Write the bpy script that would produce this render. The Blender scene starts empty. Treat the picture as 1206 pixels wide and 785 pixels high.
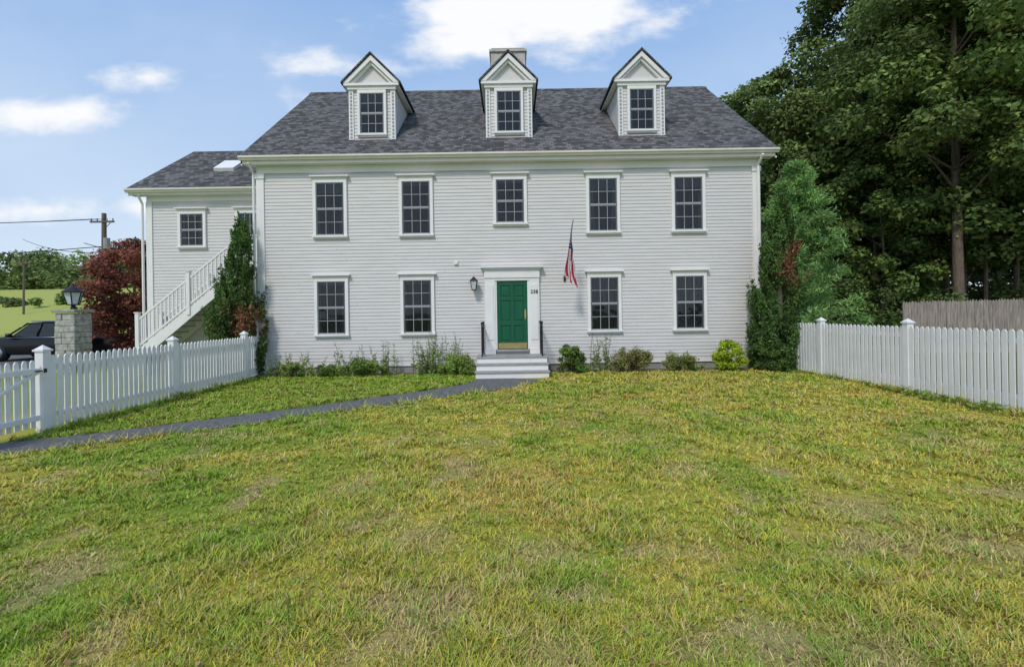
import bpy, math, random
import numpy as np
from mathutils import Vector
random.seed(7); rng=np.random.default_rng(7)
S=bpy.context.scene
COL=S.collection
# ------------------------------------------------------------------ materials
def newmat(name):
    m=bpy.data.materials.new(name); m.use_nodes=True
    nt=m.node_tree; return m,nt,nt.nodes['Principled BSDF'],nt.nodes['Material Output']
def nd(nt,t,**k):
    n=nt.nodes.new(t)
    for a,b in k.items(): setattr(n,a,b)
    return n
def noisy(name,col,var=0.12,scale=6,rough=0.6,bump=0.0,bscale=60,metal=0,col2=None,stretch=None,spec=0.4):
    m,nt,p,o=newmat(name)
    tc=nd(nt,'ShaderNodeTexCoord'); src=tc.outputs['Object']
    if stretch:
        mp=nd(nt,'ShaderNodeMapping'); mp.inputs['Scale'].default_value=stretch
        nt.links.new(src,mp.inputs[0]); src=mp.outputs[0]
    n=nd(nt,'ShaderNodeTexNoise'); n.inputs['Scale'].default_value=scale; n.inputs['Detail'].default_value=6
    n.inputs['Roughness'].default_value=0.65
    nt.links.new(src,n.inputs['Vector'])
    r=nd(nt,'ShaderNodeValToRGB')
    c2=col2 or tuple(c*(1-2*var) for c in col)
    c1=tuple(min(1,c*(1+var)) for c in col)
    r.color_ramp.elements[0].position=0.3; r.color_ramp.elements[0].color=(*c2,1)
    r.color_ramp.elements[1].position=0.68; r.color_ramp.elements[1].color=(*c1,1)
    nt.links.new(n.outputs['Fac'],r.inputs[0]); nt.links.new(r.outputs[0],p.inputs['Base Color'])
    p.inputs['Roughness'].default_value=rough; p.inputs['Metallic'].default_value=metal
    p.inputs['Specular IOR Level'].default_value=spec
    if bump:
        n2=nd(nt,'ShaderNodeTexNoise'); n2.inputs['Scale'].default_value=bscale; n2.inputs['Detail'].default_value=4
        nt.links.new(src,n2.inputs['Vector'])
        b=nd(nt,'ShaderNodeBump'); b.inputs['Strength'].default_value=bump; b.inputs['Distance'].default_value=0.02
        nt.links.new(n2.outputs['Fac'],b.inputs['Height']); nt.links.new(b.outputs[0],p.inputs['Normal'])
    return m
def attrmat(name,rough=0.6,trans=0.3,noise=0.0):
    m,nt,p,o=newmat(name)
    a=nd(nt,'ShaderNodeAttribute',attribute_name='Col')
    src=a.outputs['Color']
    if noise:
        tc=nd(nt,'ShaderNodeTexCoord'); n=nd(nt,'ShaderNodeTexNoise'); n.inputs['Scale'].default_value=38; n.inputs['Detail'].default_value=8
        n.inputs['Roughness'].default_value=0.85
        nt.links.new(tc.outputs['Object'],n.inputs['Vector'])
        mr=nd(nt,'ShaderNodeMapRange'); mr.inputs[1].default_value=0.33; mr.inputs[2].default_value=0.67
        mr.inputs[3].default_value=1-noise; mr.inputs[4].default_value=1+noise
        nt.links.new(n.outputs['Fac'],mr.inputs[0])
        mx=nd(nt,'ShaderNodeVectorMath',operation='SCALE'); nt.links.new(src,mx.inputs[0]); nt.links.new(mr.outputs[0],mx.inputs['Scale'])
        src=mx.outputs[0]
    nt.links.new(src,p.inputs['Base Color']); p.inputs['Roughness'].default_value=rough
    p.inputs['Specular IOR Level'].default_value=0.2
    if trans:
        t=nd(nt,'ShaderNodeBsdfTranslucent'); nt.links.new(src,t.inputs['Color'])
        mi=nd(nt,'ShaderNodeMixShader'); mi.inputs[0].default_value=trans
        nt.links.new(p.outputs[0],mi.inputs[1]); nt.links.new(t.outputs[0],mi.inputs[2]); nt.links.new(mi.outputs[0],o.inputs['Surface'])
    return m
M={}
M['siding']=noisy('white_clapboard_paint',(0.64,0.615,0.59),0.04,1.3,0.55,stretch=(1,1,5))
M['trim']=noisy('white_trim_paint',(0.80,0.78,0.745),0.03,3,0.5)
M['gutter']=noisy('cream_gutter',(0.72,0.67,0.57),0.05,3,0.45)
M['vinyl']=noisy('white_vinyl',(0.79,0.775,0.76),0.04,2.5,0.4)
M['muntin']=noisy('sash_paint',(0.36,0.365,0.37),0.05,5,0.5)
M['sash']=noisy('sash_dark_paint',(0.16,0.165,0.175),0.05,5,0.5)
M['green']=noisy('green_door_paint',(0.003,0.10,0.045),0.08,3,0.4)
M['brass']=noisy('brass',(0.55,0.42,0.18),0.1,8,0.35,metal=0.8)
M['iron']=noisy('black_iron',(0.015,0.015,0.016),0.1,8,0.45)
M['conc']=noisy('concrete',(0.33,0.32,0.30),0.15,5,0.85,bump=0.3)
M['tread']=noisy('grey_deck_tread',(0.34,0.33,0.31),0.12,5,0.7)
M['asphalt']=noisy('asphalt',(0.155,0.15,0.145),0.25,9,0.9,bump=0.6,bscale=120)
M['chim']=noisy('painted_chimney_brick',(0.50,0.47,0.42),0.14,6,0.85,bump=0.3)
M['stone']=noisy('pillar_stone',(0.42,0.40,0.36),0.28,7,0.85,bump=0.6,bscale=14)
M['bark']=noisy('bark',(0.17,0.125,0.09),0.3,7,0.9,bump=0.8,bscale=20,stretch=(3,3,0.6))
M['pole']=noisy('pole_wood',(0.16,0.12,0.09),0.2,5,0.9,stretch=(3,3,0.5))
M['wood']=noisy('weathered_wood',(0.33,0.28,0.23),0.28,4,0.85,stretch=(6,6,0.6))
M['car']=noisy('black_car_paint',(0.008,0.008,0.01),0.1,3,0.2,spec=0.35)
M['rubber']=noisy('tyre_rubber',(0.02,0.02,0.02),0.1,9,0.85)
M['alloy']=noisy('alloy',(0.45,0.45,0.47),0.1,9,0.3,metal=0.9)
M['red']=noisy('red_lens',(0.35,0.01,0.01),0.1,9,0.25)
M['fred']=noisy('flag_red',(0.50,0.02,0.03),0.1,9,0.8)
M['fwhite']=noisy('flag_white',(0.75,0.73,0.73),0.06,9,0.8)
M['fblue']=noisy('flag_blue',(0.015,0.025,0.12),0.1,9,0.8)
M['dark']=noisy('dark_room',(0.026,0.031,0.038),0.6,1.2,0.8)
M['curtain']=noisy('curtain_cloth',(0.12,0.125,0.135),0.35,5,0.8,stretch=(6,1,0.5))
M['leaf']=attrmat('foliage',0.6,0.3)
M['grass']=attrmat('grass_blades',0.7,0.0)
M['ground']=attrmat('lawn_soil',0.95,0,noise=0.5)
M['lglass']=noisy('lantern_glass',(0.55,0.6,0.62),0.1,5,0.1)
def glassmat():
    m,nt,p,o=newmat('window_glass')
    g=nd(nt,'ShaderNodeBsdfGlossy'); g.inputs['Roughness'].default_value=0.03
    t=nd(nt,'ShaderNodeBsdfTransparent'); t.inputs[0].default_value=(0.8,0.83,0.85,1)
    f=nd(nt,'ShaderNodeFresnel'); f.inputs[0].default_value=1.6
    n=nd(nt,'ShaderNodeTexNoise'); n.inputs['Scale'].default_value=1.4
    tc=nd(nt,'ShaderNodeTexCoord'); nt.links.new(tc.outputs['Object'],n.inputs['Vector'])
    b=nd(nt,'ShaderNodeBump'); b.inputs['Strength'].default_value=0.25; b.inputs['Distance'].default_value=0.05
    nt.links.new(n.outputs['Fac'],b.inputs['Height']); nt.links.new(b.outputs[0],g.inputs['Normal'])
    mi=nd(nt,'ShaderNodeMixShader'); nt.links.new(f.outputs[0],mi.inputs[0])
    nt.links.new(t.outputs[0],mi.inputs[1]); nt.links.new(g.outputs[0],mi.inputs[2]); nt.links.new(mi.outputs[0],o.inputs['Surface'])
    return m
M['glass']=glassmat()
def carglass():
    m,nt,p,o=newmat('car_glass'); n=nd(nt,'ShaderNodeTexNoise'); r=nd(nt,'ShaderNodeValToRGB')
    r.color_ramp.elements[0].color=(0.01,0.012,0.014,1); r.color_ramp.elements[1].color=(0.035,0.04,0.045,1)
    nt.links.new(n.outputs[0],r.inputs[0]); nt.links.new(r.outputs[0],p.inputs['Base Color']); p.inputs['Roughness'].default_value=0.08; p.inputs['Specular IOR Level'].default_value=0.4; return m
M['cglass']=carglass()
def shingle(name):
    m,nt,p,o=newmat(name)
    tc=nd(nt,'ShaderNodeTexCoord'); sp=nd(nt,'ShaderNodeSeparateXYZ'); nt.links.new(tc.outputs['Object'],sp.inputs[0])
    cb=nd(nt,'ShaderNodeCombineXYZ')
    nt.links.new(sp.outputs[0],cb.inputs[0]); nt.links.new(sp.outputs[2],cb.inputs[1])
    br=nd(nt,'ShaderNodeTexBrick'); nt.links.new(cb.outputs[0],br.inputs['Vector'])
    br.inputs['Scale'].default_value=1.0; br.inputs['Brick Width'].default_value=0.17; br.inputs['Row Height'].default_value=0.09
    br.inputs['Mortar Size'].default_value=0.006; br.inputs['Bias'].default_value=-0.1
    br.inputs['Color1'].default_value=(0.07,0.067,0.066,1); br.inputs['Color2'].default_value=(0.21,0.20,0.195,1); br.inputs['Mortar'].default_value=(0.045,0.044,0.043,1)
    n=nd(nt,'ShaderNodeTexNoise'); n.inputs['Scale'].default_value=9; n.inputs['Detail'].default_value=8; n.inputs['Roughness'].default_value=0.8
    nt.links.new(tc.outputs['Object'],n.inputs['Vector'])
    mr=nd(nt,'ShaderNodeMapRange'); mr.inputs[1].default_value=0.3; mr.inputs[2].default_value=0.7; mr.inputs[3].default_value=0.68; mr.inputs[4].default_value=1.2
    nt.links.new(n.outputs[0],mr.inputs[0])
    sc=nd(nt,'ShaderNodeVectorMath',operation='SCALE'); nt.links.new(br.outputs[0],sc.inputs[0]); nt.links.new(mr.outputs[0],sc.inputs['Scale'])
    nt.links.new(sc.outputs[0],p.inputs['Base Color']); p.inputs['Roughness'].default_value=0.95; p.inputs['Specular IOR Level'].default_value=0.15
    b=nd(nt,'ShaderNodeBump'); b.inputs['Strength'].default_value=0.5; b.inputs['Distance'].default_value=0.01
    nt.links.new(br.outputs['Fac'],b.inputs['Height']); b.invert=True; nt.links.new(b.outputs[0],p.inputs['Normal'])
    return m
M['shingle']=shingle('asphalt_shingles')
# ------------------------------------------------------------------ builders
class MB:
    def __init__(s): s.v=[];s.f=[];s.m=[];s.mats=[]
    def mi(s,k):
        if k not in s.mats: s.mats.append(k)
        return s.mats.index(k)
    def face(s,pts,k):
        b=len(s.v); s.v+= [tuple(p) for p in pts]; s.f.append(tuple(range(b,b+len(pts)))); s.m.append(s.mi(k))
    def poly(s,vs,fs,k):
        b=len(s.v); s.v+=[tuple(p) for p in vs]; i=s.mi(k)
        for f in fs: s.f.append(tuple(b+j for j in f)); s.m.append(i)
    def box(s,x0,x1,y0,y1,z0,z1,k):
        if x0>x1:x0,x1=x1,x0
        if y0>y1:y0,y1=y1,y0
        if z0>z1:z0,z1=z1,z0
        s.poly([(x0,y0,z0),(x1,y0,z0),(x1,y1,z0),(x0,y1,z0),(x0,y0,z1),(x1,y0,z1),(x1,y1,z1),(x0,y1,z1)],
          [(0,3,2,1),(4,5,6,7),(0,1,5,4),(1,2,6,5),(2,3,7,6),(3,0,4,7)],k)
    def prism(s,poly,a0,a1,axis,k):
        def P(p,a): return (a,p[0],p[1]) if axis=='x' else ((p[0],a,p[1]) if axis=='y' else (p[0],p[1],a))
        n=len(poly); vs=[P(p,a0) for p in poly]+[P(p,a1) for p in poly]
        fs=[tuple(range(n)),tuple(range(2*n-1,n-1,-1))]+[(i,(i+1)%n,n+(i+1)%n,n+i) for i in range(n)]
        s.poly(vs,fs,k)
    def tube(s,pts,rad,k,n=8,caps=True):
        pts=[Vector(p) for p in pts]; b=[]
        for i,p in enumerate(pts):
            d=(pts[min(i+1,len(pts)-1)]-pts[max(i-1,0)]).normalized()
            u=d.cross(Vector((0.13,0.97,0.2)) if abs(d.y)<0.9 else Vector((1,0,0))).normalized(); w=d.cross(u)
            r=rad[i] if isinstance(rad,(list,tuple)) else rad
            b+=[p+u*r*math.cos(2*math.pi*j/n)+w*r*math.sin(2*math.pi*j/n) for j in range(n)]
        fs=[]
        for i in range(len(pts)-1):
            for j in range(n): fs.append((i*n+j,i*n+(j+1)%n,(i+1)*n+(j+1)%n,(i+1)*n+j))
        if caps: fs+=[tuple(range(n))[::-1],tuple(range((len(pts)-1)*n,len(pts)*n))]
        s.poly(b,fs,k)
    def clap(s,o,u,nrm,z0,z1,ext,k='siding',e=0.105,out=0.016):
        z=z0
        while z<z1-1e-4:
            zt=min(z+e,z1); a0,a1=ext(z); c0,c1=ext(zt)
            if a1-a0<0.02: break
            def P(a,zz,d): return (o[0]+u[0]*a+nrm[0]*d,o[1]+u[1]*a+nrm[1]*d,zz)
            s.poly([P(a0,z,out),P(a1,z,out),P(c1,zt,0.002),P(c0,zt,0.002),P(a0,z,0.0),P(a1,z,0.0)],[(0,1,2,3),(4,5,1,0)],k)
            z=zt
    def obj(s,name,parent=None,smooth=False,bevel=0):
        me=bpy.data.meshes.new(name); me.from_pydata(s.v,[],s.f)
        for k in s.mats: me.materials.append(M[k])
        me.polygons.foreach_set('material_index',s.m)
        if smooth: me.polygons.foreach_set('use_smooth',[True]*len(s.f))
        me.update(); o=bpy.data.objects.new(name,me); COL.objects.link(o)
        if parent: o.parent=parent
        if bevel:
            b=o.modifiers.new('bevel','BEVEL'); b.width=bevel; b.segments=2; b.limit_method='ANGLE'
        return o
def empty(name):
    o=bpy.data.objects.new(name,None); COL.objects.link(o); return o
def np_mesh(name,V,nq,cols,mat,parent=None):
    me=bpy.data.meshes.new(name); n=len(V)
    me.vertices.add(n); me.vertices.foreach_set('co',np.ascontiguousarray(V,dtype=np.float32).ravel())
    me.loops.add(n); me.loops.foreach_set('vertex_index',np.arange(n,dtype=np.int32))
    me.polygons.add(nq); me.polygons.foreach_set('loop_start',np.arange(0,n,4,dtype=np.int32)); 
    me.polygons.foreach_set('loop_total',np.full(nq,4,dtype=np.int32))
    me.update(calc_edges=True)
    at=me.color_attributes.new('Col','FLOAT_COLOR','POINT')
    c=np.ones((n,4),dtype=np.float32); c[:,:3]=np.repeat(cols,4,axis=0); at.data.foreach_set('color',c.ravel())
    me.materials.append(M[mat]); o=bpy.data.objects.new(name,me); COL.objects.link(o)
    if parent: o.parent=parent
    return o
def norm(a): return a/np.maximum(np.linalg.norm(a,axis=1,keepdims=True),1e-6)
def leaves(P,L,s,aspect,R=None):
    N=len(P); 
    if R is None: R=norm(rng.normal(size=(N,3)))
    W=norm(np.cross(L,R)); s=s[:,None]
    n2=np.cross(L,W)*0.12*s
    a=P-L*s*0.5; c=P+L*s*0.5; b=P+W*s*aspect*0.5+n2; d=P-W*s*aspect*0.5+n2
    return np.stack([a,b,c,d],axis=1).reshape(-1,3)
def clump_leaves(C,R,shade,n,size,col,flat=0.75,var=0.25,aspect=0.6,up=0.0,outw=0.3,shell=0.5,colfn=None,nbias=0.0):
    k=len(C); w=R**2; idx=rng.choice(k,size=n,p=w/w.sum())
    D=norm(rng.normal(size=(n,3))); rad=(shell+(1-shell)*rng.random(n)**0.6)*(1+0.25*rng.normal(size=n)*0.6)
    off=D*rad[:,None]*R[idx][:,None]; off[:,2]*=flat
    P=C[idx]+off
    L=norm(rng.normal(size=(n,3))+D*outw+np.array([0,0,up]))
    s=size*(0.6+0.8*rng.random(n))
    c=np.array(col)[None,:]*(shade[idx]*(1+var*rng.normal(size=n)).clip(0.4,1.8))[:,None]
    yel=(rng.random(n)<0.12)[:,None]; c=np.where(yel,c*np.array([1.5,1.2,0.9]),c)
    if colfn is not None: c=colfn(P,c)
    NR=None
    if nbias:
        NR=norm(rng.normal(size=(n,3))*0.6+D*0.6+np.array([0,0,0.7]))
        L=norm(np.cross(NR,norm(rng.normal(size=(n,3)))))
        # leaves(): W = L x R -> face normal ~ L x W ; R acts as the face normal
    return leaves(P,L,s,aspect,NR),c
def deciduous(name,x,y,h,r,base,nl=32000,size=0.27,col=(0.15,0.215,0.062),nclump=75,trunk=0.24,shape=0.5,asp=0.65,lean=(0,0)):
    root=empty(name); b=MB()
    pts=[];rad=[]
    for i in range(9):
        t=i/8; pts.append((x+lean[0]*t+0.25*math.sin(3*t+x),y+lean[1]*t+0.2*math.sin(4*t+y),h*0.9*t)); rad.append(trunk*(1-0.88*t)+ (0.12*trunk if i==0 else 0))
    b.tube(pts,rad,'bark',9)
    C=[];R=[]
    for i in range(nclump):
        t=(i+random.random())/nclump
        z=base+(h-base)*t
        prof=max(0.12,math.sin(math.pi*min(1,(0.12+0.86*t)))**shape)
        a=random.random()*2*math.pi; rr=r*prof*math.sqrt(0.15+0.85*random.random())*(0.75+0.42*random.random())
        cx=x+lean[0]*t+rr*math.cos(a); cy=y+lean[1]*t+rr*math.sin(a)
        C.append((cx,cy,z)); R.append(r*(0.15+0.19*random.random())*(0.7+0.3*prof))
        if i%3==0:
            zt=max(base*0.7,z-rr*0.55-0.3); k=min(8,max(0,zt/(h*0.9)*8)); i0=int(k); i1=min(8,i0+1); f=k-i0
            s0=[pts[i0][q]*(1-f)+pts[i1][q]*f for q in range(3)]
            m=[(s0[q]+(cx,cy,z)[q])/2 for q in range(3)]; m[2]+=0.15*rr*random.random()
            rb=trunk*0.3*(1-0.6*t); b.tube([s0,m,(cx,cy,z)],[rb,rb*0.6,rb*0.2],'bark',5,False)
    b.obj('trunk_and_limbs',root,True)
    C=np.array(C);R=np.array(R); sh=0.6+0.85*rng.random(len(C))
    V,c=clump_leaves(C,R,sh,nl,size,col,flat=0.6,aspect=asp,nbias=1)
    np_mesh('crown_leaves',V,len(c),c,'leaf',root)
    return root
# ------------------------------------------------------------------ ground
def vnoise(x,y,seed,sc):
    r=np.random.default_rng(seed).random((64,64)); x=x*sc+100.3; y=y*sc+57.7
    xi=np.floor(x).astype(int); yi=np.floor(y).astype(int); fx=x-xi; fy=y-yi; fx=fx*fx*(3-2*fx); fy=fy*fy*(3-2*fy)
    g=lambda i,j:r[i%64,j%64]
    return (g(xi,yi)*(1-fx)+g(xi+1,yi)*fx)*(1-fy)+(g(xi,yi+1)*(1-fx)+g(xi+1,yi+1)*fx)*fy
def fbm(x,y,seed,sc,o=4):
    t=0;a=0.5;n=0
    for i in range(o): t=t+a*vnoise(x,y,seed+i,sc*2**i); n+=a; a*=0.55
    return t/n
PC=np.array([(-14,-9.6),(-9,-8.5),(-6.82,-7.7),(-5.45,-6.8),(-3.65,-5.45),(-1.6,-3.75),(-0.55,-2.75),(-0.05,-1.6)])
PW=np.array([.55,.5,.44,.43,.47,.55,.72,.92])
def catmull(P,n=10):
    out=[]
    for i in range(len(P)-1):
        p0=P[max(i-1,0)];p1=P[i];p2=P[i+1];p3=P[min(i+2,len(P)-1)]
        for k in range(n):
            t=k/n; out.append(0.5*((2*p1)+(-p0+p2)*t+(2*p0-5*p1+4*p2-p3)*t*t+(-p0+3*p1-3*p2+p3)*t**3))
    out.append(P[-1]); return np.array(out)
PP=catmull(np.c_[PC,PW])
def pathdist(x,y):
    best=np.full(x.shape,9.0)
    for i in range(0,len(PP)-1):
        a=PP[i,:2];b=PP[i+1,:2];d=b-a;L=(d**2).sum()
        t=np.clip(((x-a[0])*d[0]+(y-a[1])*d[1])/L,0,1)
        dd=np.hypot(x-a[0]-t*d[0],y-a[1]-t*d[1])-(PP[i,2]*(1-t)+PP[i+1,2]*t)
        best=np.minimum(best,dd)
    return best
PATCH=[(-1.65,-9.5,.28),(-.75,-10.6,.26),(.23,-10.9,.26),(3.0,-10.2,.35),(.2,-11.9,.2),(1.8,-11.95,.28),(3.4,-10.9,.32),(1.9,-9.1,.3),(3.9,-11.6,.32),(5.5,-8.2,.4)]
def side(x,y):
    py=np.interp(x,PP[:,0],PP[:,1]); return y-py
def lawncol(x,y):
    n1=fbm(x,y,3,0.35); n2=fbm(x,y,11,1.5); n3=fbm(x,y,21,2.0); n4=fbm(x,y,41,0.8)
    dry=np.clip((n1*0.45+n2*0.55-0.37)*3.8,0,1)
    bare=np.clip((n3-0.63)*6,0,0.8)
    for a,b_,r in PATCH:
        g=np.exp(-(((x-a)/r)**2+((y-b_)/(r*0.8))**2)); bare=np.maximum(bare,g*0.95*(0.3+1.1*n2))
    lush=((side(x,y)>0)&(x<-0.3)&(x>-7.6)&(y<0)).astype(float)*1.0
    far=np.clip((y+14)/14,0,1)
    dry=np.clip(dry+0.12*(1-lush),0,1)*(1-0.7*lush); bare=np.clip(bare,0,1)*(1-lush)*(1-0.6*far)
    g=np.array([0.225,0.345,0.032]); yl=np.array([0.53,0.455,0.065]); st=np.array([0.50,0.37,0.18]); orr=np.array([0.55,0.38,0.09])
    o_=np.clip((n4-0.5)*4,0,1)[:,None]; yl2=yl[None]*(1-.6*o_)+orr[None]*.6*o_
    c=g[None]*(1-dry[:,None])+yl2*dry[:,None]
    c=c*(1-0.7*bare[:,None])+st[None]*0.7*bare[:,None]
    return c,dry,bare
def hgt(x,y):
    z=np.zeros_like(x)
    def ss(a,b,t): t=np.clip((t-a)/(b-a),0,1); return t*t*(3-2*t)
    return z+7.5*ss(26,78,y)*ss(-18,-42,x)+14*ss(80,300,y)
gx=np.concatenate([np.linspace(-700,-130,12),np.linspace(-120,-24,33),np.linspace(-22,-9,14),np.arange(-8.4,9.4,0.1),np.linspace(10,30,14),np.linspace(40,700,16)])
gy=np.concatenate([np.linspace(-500,-30,8),np.linspace(-25,-15,6),np.arange(-14,0.2,0.1),np.linspace(1,30,20),np.linspace(33,130,33),np.linspace(160,900,12)])
X,Y=np.meshgrid(gx,gy,indexing='ij'); Z=hgt(X,Y)
nxg,nyg=X.shape
me=bpy.data.meshes.new('ground'); vid=np.arange(nxg*nyg).reshape(nxg,nyg)
F=np.stack([vid[:-1,:-1],vid[1:,:-1],vid[1:,1:],vid[:-1,1:]],axis=-1).reshape(-1,4)
me.vertices.add(nxg*nyg); me.vertices.foreach_set('co',np.stack([X,Y,Z],-1).astype(np.float32).ravel())
me.loops.add(F.size); me.loops.foreach_set('vertex_index',F.astype(np.int32).ravel())
me.polygons.add(len(F)); me.polygons.foreach_set('loop_start',np.arange(0,F.size,4,dtype=np.int32)); me.polygons.foreach_set('loop_total',np.full(len(F),4,dtype=np.int32))
me.update(calc_edges=True)
xf,yf=X.ravel(),Y.ravel()
c,dry,bare=lawncol(xf,yf)
soil=np.array([0.33,0.24,0.13])
c=c*0.66*(1-0.5*bare[:,None])+soil*(0.5*bare[:,None])
yard=(yf<0.2)&(yf>-16)&(np.abs(xf)<9.3)
bed=np.clip((yf+0.75)/0.4,0,1)*(yf<0.3)*(np.abs(xf)<8.4)
c=c*(1-bed[:,None])+np.array([0.15,0.12,0.08])*bed[:,None]
out=~yard
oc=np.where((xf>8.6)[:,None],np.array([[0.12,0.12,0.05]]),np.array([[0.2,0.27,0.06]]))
oc=np.where((yf<-15)[:,None],np.array([[0.16,0.2,0.05]]),oc)
oc=np.where(((yf>30)&(xf<-18))[:,None],np.array([[0.36,0.38,0.09]]),oc)
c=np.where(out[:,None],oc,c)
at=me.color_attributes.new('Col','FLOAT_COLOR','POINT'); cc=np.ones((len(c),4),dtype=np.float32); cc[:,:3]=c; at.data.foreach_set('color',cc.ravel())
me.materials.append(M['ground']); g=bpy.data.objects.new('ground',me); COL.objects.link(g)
# path
b=MB(); L=[];R=[]
for i in range(len(PP)):
    t=PP[min(i+1,len(PP)-1),:2]-PP[max(i-1,0),:2]; t=t/np.hypot(*t); n=np.array([-t[1],t[0]]); w=PP[i,2]+0.03*math.sin(i*1.7)+0.02*math.sin(i*0.6)
    L.append((*(PP[i,:2]+n*w),0.006)); R.append((*(PP[i,:2]-n*w),0.006))
for i in range(len(PP)-1): b.face([R[i],R[i+1],L[i+1],L[i]],'asphalt')
b.obj('asphalt_path')
b=MB(); b.face([(-60,3.2,0.008),(-12.8,3.2,0.008),(-12.8,22,0.008),(-60,22,0.008)],'asphalt'); b.obj('driveway')
# grass: short mown clumps
def make_grass(n,dmin,dmax,per=8):
    nt_=n//per
    d=np.exp(rng.uniform(math.log(dmin),math.log(dmax),nt_)); wd=np.minimum(1.16*d+0.4,8.3); x=rng.uniform(-1,1,nt_)*wd; y=d-14.36
    big=0.5+1.0*rng.random(nt_)**2
    x=np.repeat(x,per);y=np.repeat(y,per);big=np.repeat(big,per); tk=np.repeat(rng.random(nt_),per); tf=np.repeat(0.75+0.5*rng.random(nt_),per)
    n=len(x); a0=rng.uniform(0,2*np.pi,n); rr=np.abs(rng.normal(size=n))*0.024*big*(1+0.12*(y+14.36))
    x=x+np.cos(a0)*rr; y=y+np.sin(a0)*rr; d=y+14.36
    _,dry,bare=lawncol(x,y); pd=pathdist(x,y)
    keep=(x>-7.35)&(x<8.15)&(y<-0.6)&(pd>-0.02)&(rng.random(n)>bare*0.6)&~((np.abs(x)<1.05)&(y>-1.65))
    x,y,d,pd,a0,big,tk,tf=[q[keep] for q in (x,y,d,pd,a0,big,tk,tf)]; n=len(x)
    col,dry,bare=lawncol(x,y)
    tuft=fbm(x,y,33,3.0,3)
    h=(0.014+0.05*np.clip(tuft-0.3,0,1)*1.5)*(1-0.4*bare)*(0.55+0.8*rng.random(n))*(0.6+0.5*big)
    edge=(x<-7.05)|(x>7.85)|((pd<0.06)&(rng.random(n)<.5)); h=np.where(edge,h*1.9+.01,h)
    h*=1+0.03*(d-3).clip(0)
    w=0.0026*(1+0.36*(d-2).clip(0))*(0.6+0.9*rng.random(n))
    la=a0+rng.normal(size=n)*0.7; ln=h*rng.uniform(0.5,2.0,n)
    a=la+np.pi/2+rng.normal(size=n)*0.4; wx=np.cos(a)*w; wy=np.sin(a)*w
    tip=np.stack([x+np.cos(la)*ln,y+np.sin(la)*ln,h],1); z0=np.zeros(n)-0.003
    A=np.stack([x-wx,y-wy,z0],1); B=np.stack([x+wx,y+wy,z0],1); t=np.stack([wx,wy,z0*0],1)*0.3
    V=np.stack([A,B,tip+t,tip-t],1).reshape(-1,3)
    k=rng.random(n); f=(tf*(0.8+0.4*rng.random(n)))[:,None]
    col=col*f
    straw=np.array([0.60,0.48,0.22]); m=(k<0.04+0.13*dry+0.3*bare)[:,None]; col=np.where(m,straw*f*0.9,col)
    gr=((tk<0.25))[:,None]; col=np.where(gr&~m,np.array([0.21,0.36,0.035])*f,col)
    rd=((tk>0.96))[:,None]; col=np.where(rd,np.array([0.45,0.30,0.13])*f,col)
    return V,col
V,c=make_grass(400000,1.75,13.7)
np_mesh('grass',V,len(c),c,'grass')
n=600; d=np.exp(rng.uniform(math.log(2),math.log(12),n)); x=rng.uniform(-1,1,n)*np.minimum(1.1*d,7); y=d-14.36
P=np.stack([x,y,np.full(n,.03)],1); Lq=norm(np.stack([rng.normal(size=n),rng.normal(size=n),rng.normal(size=n)*.2],1)); k=pathdist(x,y)>0
V=leaves(P[k],Lq[k],(.03+.025*rng.random(k.sum())),.6,norm(np.stack([rng.normal(size=k.sum())*.3,rng.normal(size=k.sum())*.3,np.ones(k.sum())],1)))
np_mesh('fallen_leaves',V,k.sum(),np.array([.33,.2,.09])*(.5+.9*rng.random((k.sum(),1))),'grass')
# ------------------------------------------------------------------ house
H=empty('white_colonial_house')
HX0,HX1,HD=-7.62,7.5,9.6
b=MB()
b.prism([(0,0.24),(HD,0.24),(HD,6.3),(HD/2,10.3),(0,6.3)],HX0,HX1,'x','siding')
b.clap((0,0),(1,0),(0,-1),0.26,6.2,lambda z:(HX0+0.0,HX1))
def gext(z): 
    return (0,HD) if z<6.3 else ((z-6.3)/4.0*4.8,HD-(z-6.3)/4.0*4.8)
b.clap((HX0,0),(0,1),(-1,0),0.26,10.1,gext); b.clap((HX1,0),(0,1),(1,0),0.26,10.1,gext)
b.clap((0,HD),(1,0),(0,1),0.26,6.2,lambda z:(HX0,HX1))
rr=random.Random(5)
for i in range(120):
    z=0.26+0.105*rr.randint(0,55); x=rr.uniform(HX0+.3,HX1-.3)
    b.box(x,x+0.006,-0.0175,-0.008,z+0.004,z+0.055,'muntin')
b.obj('clapboard_walls',H)
b=MB(); b.box(HX0+0.03,HX1-0.03,0.02,HD-0.02,-0.3,0.25,'conc'); b.box(-12.08,HX0,1.53,7.4,-0.3,0.5,'conc'); b.obj('foundation',H)
b=MB()
for x0,x1 in ((HX0-0.03,HX0+0.2),(HX1-0.2,HX1+0.03)):
    b.box(x0,x1,-0.045,0.0,0.24,6.05,'trim'); b.box(x0-0.02,x1+0.02,-0.07,0.0,5.9,6.052,'trim')
    xo=x0 if x0<0 else x1; b.box(xo-0.012,xo+0.012,0.003,0.2,0.24,6.2,'trim'); b.box(xo-0.012,xo+0.012,HD-0.2,HD,0.24,6.2,'trim')
b.box(HX0,HX1,-0.05,0.0,6.055,6.27,'trim')
b.box(HX0,HX1,-0.02,-0.0,0.2,0.27,'trim')
b.box(-7.9,7.85,-0.27,0.0,6.272,6.31,'trim')
b.box(-7.95,7.9,-0.30,-0.272,6.27,6.46,'trim')
b.box(-7.9,7.85,HD,HD+0.27,6.272,6.31,'trim')
b.obj('corner_boards_and_cornice',H)
b=MB()
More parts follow.
